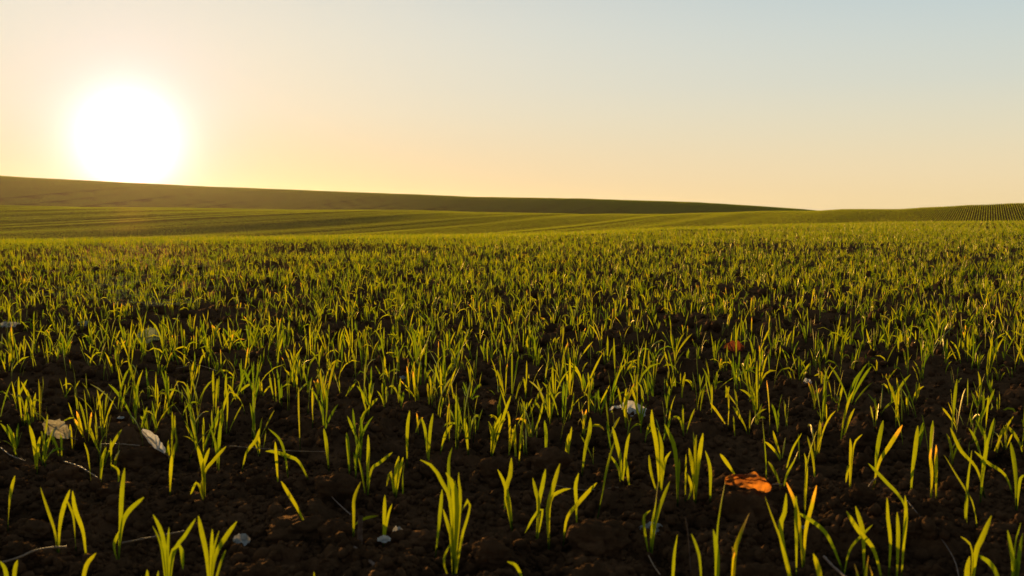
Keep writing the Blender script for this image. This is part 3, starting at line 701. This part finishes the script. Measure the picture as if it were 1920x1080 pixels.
# loose crumbs: nobody could count them
def crumbs():
    coll = bpy.data.collections.new('crumb_source')
    for k in range(8): coll.objects.link(bpy.data.objects.new('crumb', clod_mesh(ICO2, 500 + 17 * k, 1.25, 'crumb')))
    r_ = np.random.default_rng(9); n = 26000
    inv = r_.uniform(1 / 9.0, 1 / 1.0, n) ; y = 1 / inv; x = y * r_.uniform(-.66, .66, n)
    z = height(x, y)
    s = .0022 + .010 * r_.random(n) ** 4.5 * np.clip(y / 2, .8, 2) + .0007 * y
    me = bpy.data.meshes.new('soil_crumbs'); me.from_pydata([tuple(v) for v in np.stack([x, y, z + s * .35], 1)], [], [])
    rot = np.stack([r_.uniform(0, 6, n), r_.uniform(0, 6, n), r_.uniform(0, 6, n)], 1)
    me.attributes.new('rot', 'FLOAT_VECTOR', 'POINT').data.foreach_set('vector', rot.astype(np.float32).ravel())
    sv = s[:, None] * r_.uniform(.7, 1.2, (n, 3))
    me.attributes.new('size', 'FLOAT_VECTOR', 'POINT').data.foreach_set('vector', sv.astype(np.float32).ravel())
    o = link('soil_crumbs', me)
    ng = bpy.data.node_groups.new('crumbs', 'GeometryNodeTree')
    ng.interface.new_socket('Geometry', in_out='INPUT', socket_type='NodeSocketGeometry')
    ng.interface.new_socket('Geometry', in_out='OUTPUT', socket_type='NodeSocketGeometry')
    gi, go = ng.nodes.new('NodeGroupInput'), ng.nodes.new('NodeGroupOutput')
    ip = ng.nodes.new('GeometryNodeInstanceOnPoints'); ci = ng.nodes.new('GeometryNodeCollectionInfo')
    ci.inputs['Collection'].default_value = coll; ci.inputs['Separate Children'].default_value = True; ci.inputs['Reset Children'].default_value = True
    na = ng.nodes.new('GeometryNodeInputNamedAttribute'); na.data_type = 'FLOAT_VECTOR'; na.inputs['Name'].default_value = 'rot'
    nb = ng.nodes.new('GeometryNodeInputNamedAttribute'); nb.data_type = 'FLOAT_VECTOR'; nb.inputs['Name'].default_value = 'size'
    er = ng.nodes.new('FunctionNodeEulerToRotation'); l = ng.links
    l.new(gi.outputs[0], ip.inputs['Points']); l.new(ci.outputs[0], ip.inputs['Instance']); ip.inputs['Pick Instance'].default_value = True
    l.new([s_ for s_ in na.outputs if s_.enabled][0], er.inputs[0]); l.new(er.outputs[0], ip.inputs['Rotation'])
    l.new([s_ for s_ in nb.outputs if s_.enabled][0], ip.inputs['Scale'])
    l.new(ip.outputs[0], go.inputs[0])
    md = o.modifiers.new('scatter', 'NODES'); md.node_group = ng
    tag(o, 'loose crumbs of dark soil over the tilled ground', 'soil crumbs', kind='stuff')
crumbs()

# ------------------------------------------------------------------ fallen leaves and scraps
def leaf_mesh(L_, W_, mat, seed, curl=.3, bend=.2, jag=.14, nu=34, nv=15, shape=.6, crumple=.09):
    r_ = np.random.default_rng(seed)
    u, v = np.meshgrid(np.linspace(0, 1, nu), np.linspace(-1, 1, nv), indexing='ij')
    hw = W_ * .5 * (np.sin(np.pi * np.clip(u * .96 + .02, 0, 1)) ** shape)
    hw = hw * (1 + jag * 3 * (vnoise(u * 11 + seed, v * 0 + np.sign(v) * 3 + 5, seed) - .5))
    x = (u - .5) * L_; y = hw * v
    z = curl * W_ * (v ** 2) * .5 + bend * L_ * (-(u - .5) ** 2 + .25) + crumple * W_ * (fbm(u * 4 + seed, v * 2, seed, 3) * 2.4 + fbm(u * 11 + seed, v * 4, seed + 4, 2) * 1.2) + .03 * W_ * np.exp(-(v * 7) ** 2)
    z = z - .012 * W_ * np.abs(np.sin(u * 28 - np.abs(v) * 5))
    V = np.stack([x, y, z], -1).reshape(-1, 3); i = (np.arange(nu - 1) * nv)[:, None]; j = np.arange(nv - 1)[None]
    F = np.stack([i + j, i + j + 1, i + nv + j + 1, i + nv + j], -1).reshape(-1, 4)
    th = .0004                                   # a real, thin sheet: two sides and a rim
    n = len(V); V2 = V - np.array([0, 0, th])
    rim = np.concatenate([np.arange(nv), np.arange(1, nu) * nv + nv - 1, (nu - 1) * nv + np.arange(nv - 2, -1, -1), np.arange(nu - 2, 0, -1) * nv])
    r2 = np.roll(rim, -1); FR = np.stack([rim, r2, r2 + n, rim + n], 1)
    me = mesh_np('fallen_leaf', V, F, mat)
    mid = np.stack([x[:, nv // 2], y[:, nv // 2], z[:, nv // 2] + .0003], 1)
    return me, mid
LEAVES = [ # label, cat, mat, centre px, length px, width px, yaw, pitch, roll, curl, bend, lift, seed, rib
 ("cream dead leaf with torn edge leaning on a dark clod", 'dead leaf', M_CREAM, (107, 806), 58, 28, -0.1, .50, -.95, .25, .12, .014, 11, True),
 ("narrow white folded leaf with a glowing yellow end", 'dead leaf', M_WHITE, (287, 829), 62, 15, -.10, .78, -.8, .9, .12, .022, 12, True),
 ("curled grey white leaf in the middle right of the foreground", 'dead leaf', M_WHITE, (1178, 782), 78, 38, .12, .0, -.45, .7, .12, .008, 13, True),
 ("glowing orange leaf draped over a clod", 'dead leaf', M_ORANGE, (1403, 905), 88, 32, -.10, .12, -.60, -.3, .50, .036, 43, True),
 ("dark red brown leaf among the middle distance seedlings", 'dead leaf', M_RED, (1377, 655), 40, 22, .0, .1, -.8, .5, .2, .012, 15, False),
 ("pale green curled leaf in the left middle distance", 'dead leaf', M_GREENISH, (281, 634), 46, 26, -.05, .0, -.9, .5, .2, .014, 16, True),
 ("small grey white scrap beside the bushy seedling", 'leaf scrap', M_GREY, (453, 1014), 34, 24, .4, .1, -.6, .3, .1, .010, 17, False),
 ("tiny bright white scrap left of the low shoot", 'leaf scrap', M_WHITE, (566, 1032), 24, 18, .9, .1, -.7, .4, .1, .010, 18, False),
 ("small bluish scrap right of the brown stub", 'leaf scrap', M_GREY, (746, 998), 22, 18, .3, 0, -.7, .3, .1, .010, 19, False),
 ("sunlit white scrap beside the bluish one", 'leaf scrap', M_WHITE, (720, 1014), 26, 14, .1, 0, -.5, .6, .1, .009, 20, False),
 ("grey scrap behind the tall two-bladed seedling", 'leaf scrap', M_GREY, (1222, 996), 56, 24, .1, 0, -.5, .4, .1, .008, 21, False),
 ("grey leaf under the crossing cluster of blades", 'leaf scrap', M_GREY, (1520, 998), 60, 26, -.3, 0, -.5, .4, .1, .010, 22, False),
 ("small grey scrap in the middle of the field", 'leaf scrap', M_GREY, (753, 712), 22, 12, .3, 0, -.6, .4, .1, .010, 23, False),
 ("small bright scrap among the right middle seedlings", 'leaf scrap', M_WHITE, (1513, 717), 20, 12, .5, 0, -.6, .5, .1, .012, 24, False),
 ("pale scrap at the left edge behind the rows", 'leaf scrap', M_GREY, (18, 611), 44, 14, .05, 0, -.6, .4, .1, .012, 25, False),
 ("grey scrap right of the one at the left edge", 'leaf scrap', M_GREY, (160, 609), 30, 12, .1, 0, -.6, .4, .1, .012, 26, False),
 ("small grey scrap near the right bottom corner", 'leaf scrap', M_GREY, (1885, 1052), 16, 14, .6, 0, -.6, .3, .1, .010, 27, False),
 ("sliver of white scrap left of the first lone blade", 'leaf scrap', M_WHITE, (226, 784), 14, 6, .6, 0, -.6, .4, .1, .010, 28, False),
 ("brown scrap left of the curled grey white leaf", 'leaf scrap', M_CREAM, (1128, 793), 32, 14, .05, 0, -.6, .5, .1, .008, 29, False),
]
for (label, cat, mat, (cx, cy), Lp, Wp, yaw, pit, rol, curl, bend, lift, seed, rib) in LEAVES:
    g = on_ground(cx, cy, lift); s = g[1] / FPX
    z = max(height1(g[0], g[1]) + .004, lift if lift > .013 else -1)
    g = on_ground(cx, cy, z)
    me, mid = leaf_mesh(Lp * s, Wp * s * 1.25, mat, seed, curl, bend, crumple=.2 if 'orange' in label else .09)
    o = link('fallen_leaf' if cat == 'dead leaf' else 'leaf_scrap', me, loc=tuple(g))
    o.rotation_euler = (-rol, pit, yaw) if cat != 'x' else (0, 0, 0)
    tag(o, label, cat, 'dead leaves and scraps lying on the soil')
    if rib:
        rb = tube(mid, np.linspace(.0011, .0004, len(mid)) , mat, 'midrib'); link('midrib', rb, o)
        st = np.array([mid[-1], mid[-1] + [.008, .001, .001], mid[-1] + [.016, .003, 0]])
        link('petiole', tube(st, .0010, M_STRAW, 'petiole'), o)

STRAWS = [ # label, name, cat, mat, radius mm, pixel path, heights
 ("long pale straw beside the tallest seedling on the left", 'straw', 'straw', M_STRAW, 1.3, [(228,1013),(280,1003),(345,991)]),
 ("long bent straw at the bottom left", 'straw', 'straw', M_STRAW, 1.7, [(-6,1052),(35,1040),(62,1028),(95,1022),(125,1020)]),
 ("curved straw in front of the round left clod", 'straw', 'straw', M_STRAW, 1.1, [(120,861),(145,869),(165,880),(190,896)]),
 ("short glowing orange straw under the white folded leaf", 'straw', 'straw', M_STRAW, 1.3, [(188,829),(225,829),(262,832)]),
 ("thin fallen stalk behind the flat lying blade", 'straw', 'straw', M_STRAW, .7, [(430,832),(500,838),(560,842),(610,843)]),
 ("upright broken brown stub in the lower left middle", 'stalk_stub', 'stalk', M_TWIG, 3.4, None),
 ("thin twig leaning in front of the large round clod", 'twig', 'twig', M_TWIG, .9, [(612,916),(635,940),(662,966)]),
 ("thin pale stalk lying behind the long slanting blade", 'straw', 'straw', M_STRAW, .7, [(1040,905),(1090,914),(1160,926)]),
 ("thick brown stalk lying at the bottom under the stub", 'twig', 'twig', M_TWIG, 2.6, [(664,1024),(690,1045),(712,1066)]),
 ("thin reddish stalk standing below the crowded cluster", 'twig', 'twig', M_TWIG, .8, None),
 ("fine crooked root running through the lower right", 'twig', 'twig', M_TWIG, .7, [(1700,945),(1735,975),(1765,1010),(1790,1045),(1800,1085)]),
 ("short stub with a brown head at the bottom right", 'twig', 'twig', M_TWIG, 1.8, [(1545,1038),(1562,1056),(1592,1082)]),
 ("small slanting splinter at the bottom right of the middle", 'twig', 'twig', M_STRAW, .6, [(1216,1036),(1226,1055),(1238,1072)]),
 ("dry brown stalk leaning under the orange-edged blade", 'straw', 'straw', M_STRAW, 1.1, None),
 ("thin twig lying across the cleared soil in the left middle distance", 'straw', 'straw', M_STRAW, .7, [(330,688),(370,682),(408,693)]),
 ("thin dark twig at the left edge by the crossed straws", 'twig', 'twig', M_TWIG, 1.1, [(0,835),(20,850),(48,860)]),
]
STAND = {'upright broken': ((676, 1022), [(675, 1000), (676, 968)]), 'thin reddish': ((1298, 1045), [(1290, 1000), (1284, 968)]), 'dry brown stalk': ((1612, 938), [(1628, 915), (1643, 896)])}
for label, name, cat, mat, rad, path in STRAWS:
    if path is None:
        (bx, by), up = next(v for k, v in STAND.items() if label.startswith(k) or k in label)
        g = on_ground(bx, by); pts = [np.array([g[0], g[1], height1(g[0], g[1]) - .01])] + [at_depth(a, b, g[1] + .004) for a, b in up]
    else:
        pts = []
        for a, b in path:
            g = on_ground(a, b, .004); pts.append(np.array([g[0], g[1], max(height1(g[0], g[1]), -.004) + .004]))
    P = resample(pts, 16)
    base = P[0].copy(); rr = np.full(16, rad / 1000); rr *= 1 + .12 * np.sin(np.arange(16) * 1.7)
    o = link(name, tube(P - base, rr, mat, name, 8), loc=tuple(base))
    tag(o, label, cat)

# ------------------------------------------------------------------ spider silk across the seedlings
def silk():
    m, t, o_ = new_mat('spider_silk')
    g = N(t, 'ShaderNodeBsdfGlossy'); g.inputs['Roughness'].default_value = .12; g.inputs['Color'].default_value = (1, .72, .34, 1)
    t.links.new(g.outputs[0], o_.inputs['Surface'])
    r_ = np.random.default_rng(14); n = 120
    y = 1 / r_.uniform(1 / 16.0, 1 / 4.0, n); x = y * (math.tan(SUN_AZ) + r_.normal(0, .045, n))
    Ls = r_.uniform(.04, .16, n) * (1 + y / 8); a = r_.normal(0, .10, n) - SUN_AZ
    zg = macro(x, y) + r_.uniform(.02, .085, n); sl_ = r_.normal(0, .05, n); rad = .00022 + .00007 * y
    s = 7; tt = np.linspace(-.5, .5, s)
    P = np.stack([x[:, None] + tt * (Ls * np.cos(a))[:, None], y[:, None] + tt * (Ls * np.sin(a))[:, None], zg[:, None] + tt * (Ls * sl_)[:, None] - (Ls * .05)[:, None] * (1 - 4 * tt ** 2)], -1)
    V, F = [], []
    offs = np.array([[0, -.87, -.5], [0, .87, -.5], [0, 0, 1.0]])
    V = (P[:, :, None, :] + rad[:, None, None, None] * offs).reshape(-1, 3)
    b = (np.arange(n) * s * 3)[:, None, None]; k = (np.arange(s - 1) * 3)[None, :, None]; c = np.arange(3)[None, None, :]; c2 = (c + 1) % 3
    F = np.stack([b + k + c, b + k + c2, b + k + 3 + c2, b + k + 3 + c], -1).reshape(-1, 4)
    o = link('spider_silk', mesh_np('spider_silk', V, F, m)); tag(o, 'fine threads of spider silk stretched between the wheat blades', 'spider silk', kind='stuff')
silk()

# ------------------------------------------------------------------ haze
def haze():
    x0, x1, y0, y1, z0, z1 = -1500, 1500, -1500, 1500, -14.0, 16.0
    V = [(a, b, c) for a in (x0, x1) for b in (y0, y1) for c in (z0, z1)]
    F = [(0, 1, 3, 2), (4, 6, 7, 5), (0, 4, 5, 1), (2, 3, 7, 6), (0, 2, 6, 4), (1, 5, 7, 3)]
    me = bpy.data.meshes.new('haze'); me.from_pydata(V, [], F)
    m, t, o_ = new_mat('haze')
    pv = N(t, 'ShaderNodeVolumePrincipled'); pv.inputs['Density'].default_value = HAZE; pv.inputs['Color'].default_value = (.96, .90, .66, 1)
    pv.inputs['Anisotropy'].default_value = .76
    t.links.new(pv.outputs[0], o_.inputs['Volume']); me.materials.append(m)
    o = link('haze', me); tag(o, 'thin evening haze over the whole field', 'haze', kind='stuff')
HAZE = 0.00008
haze()
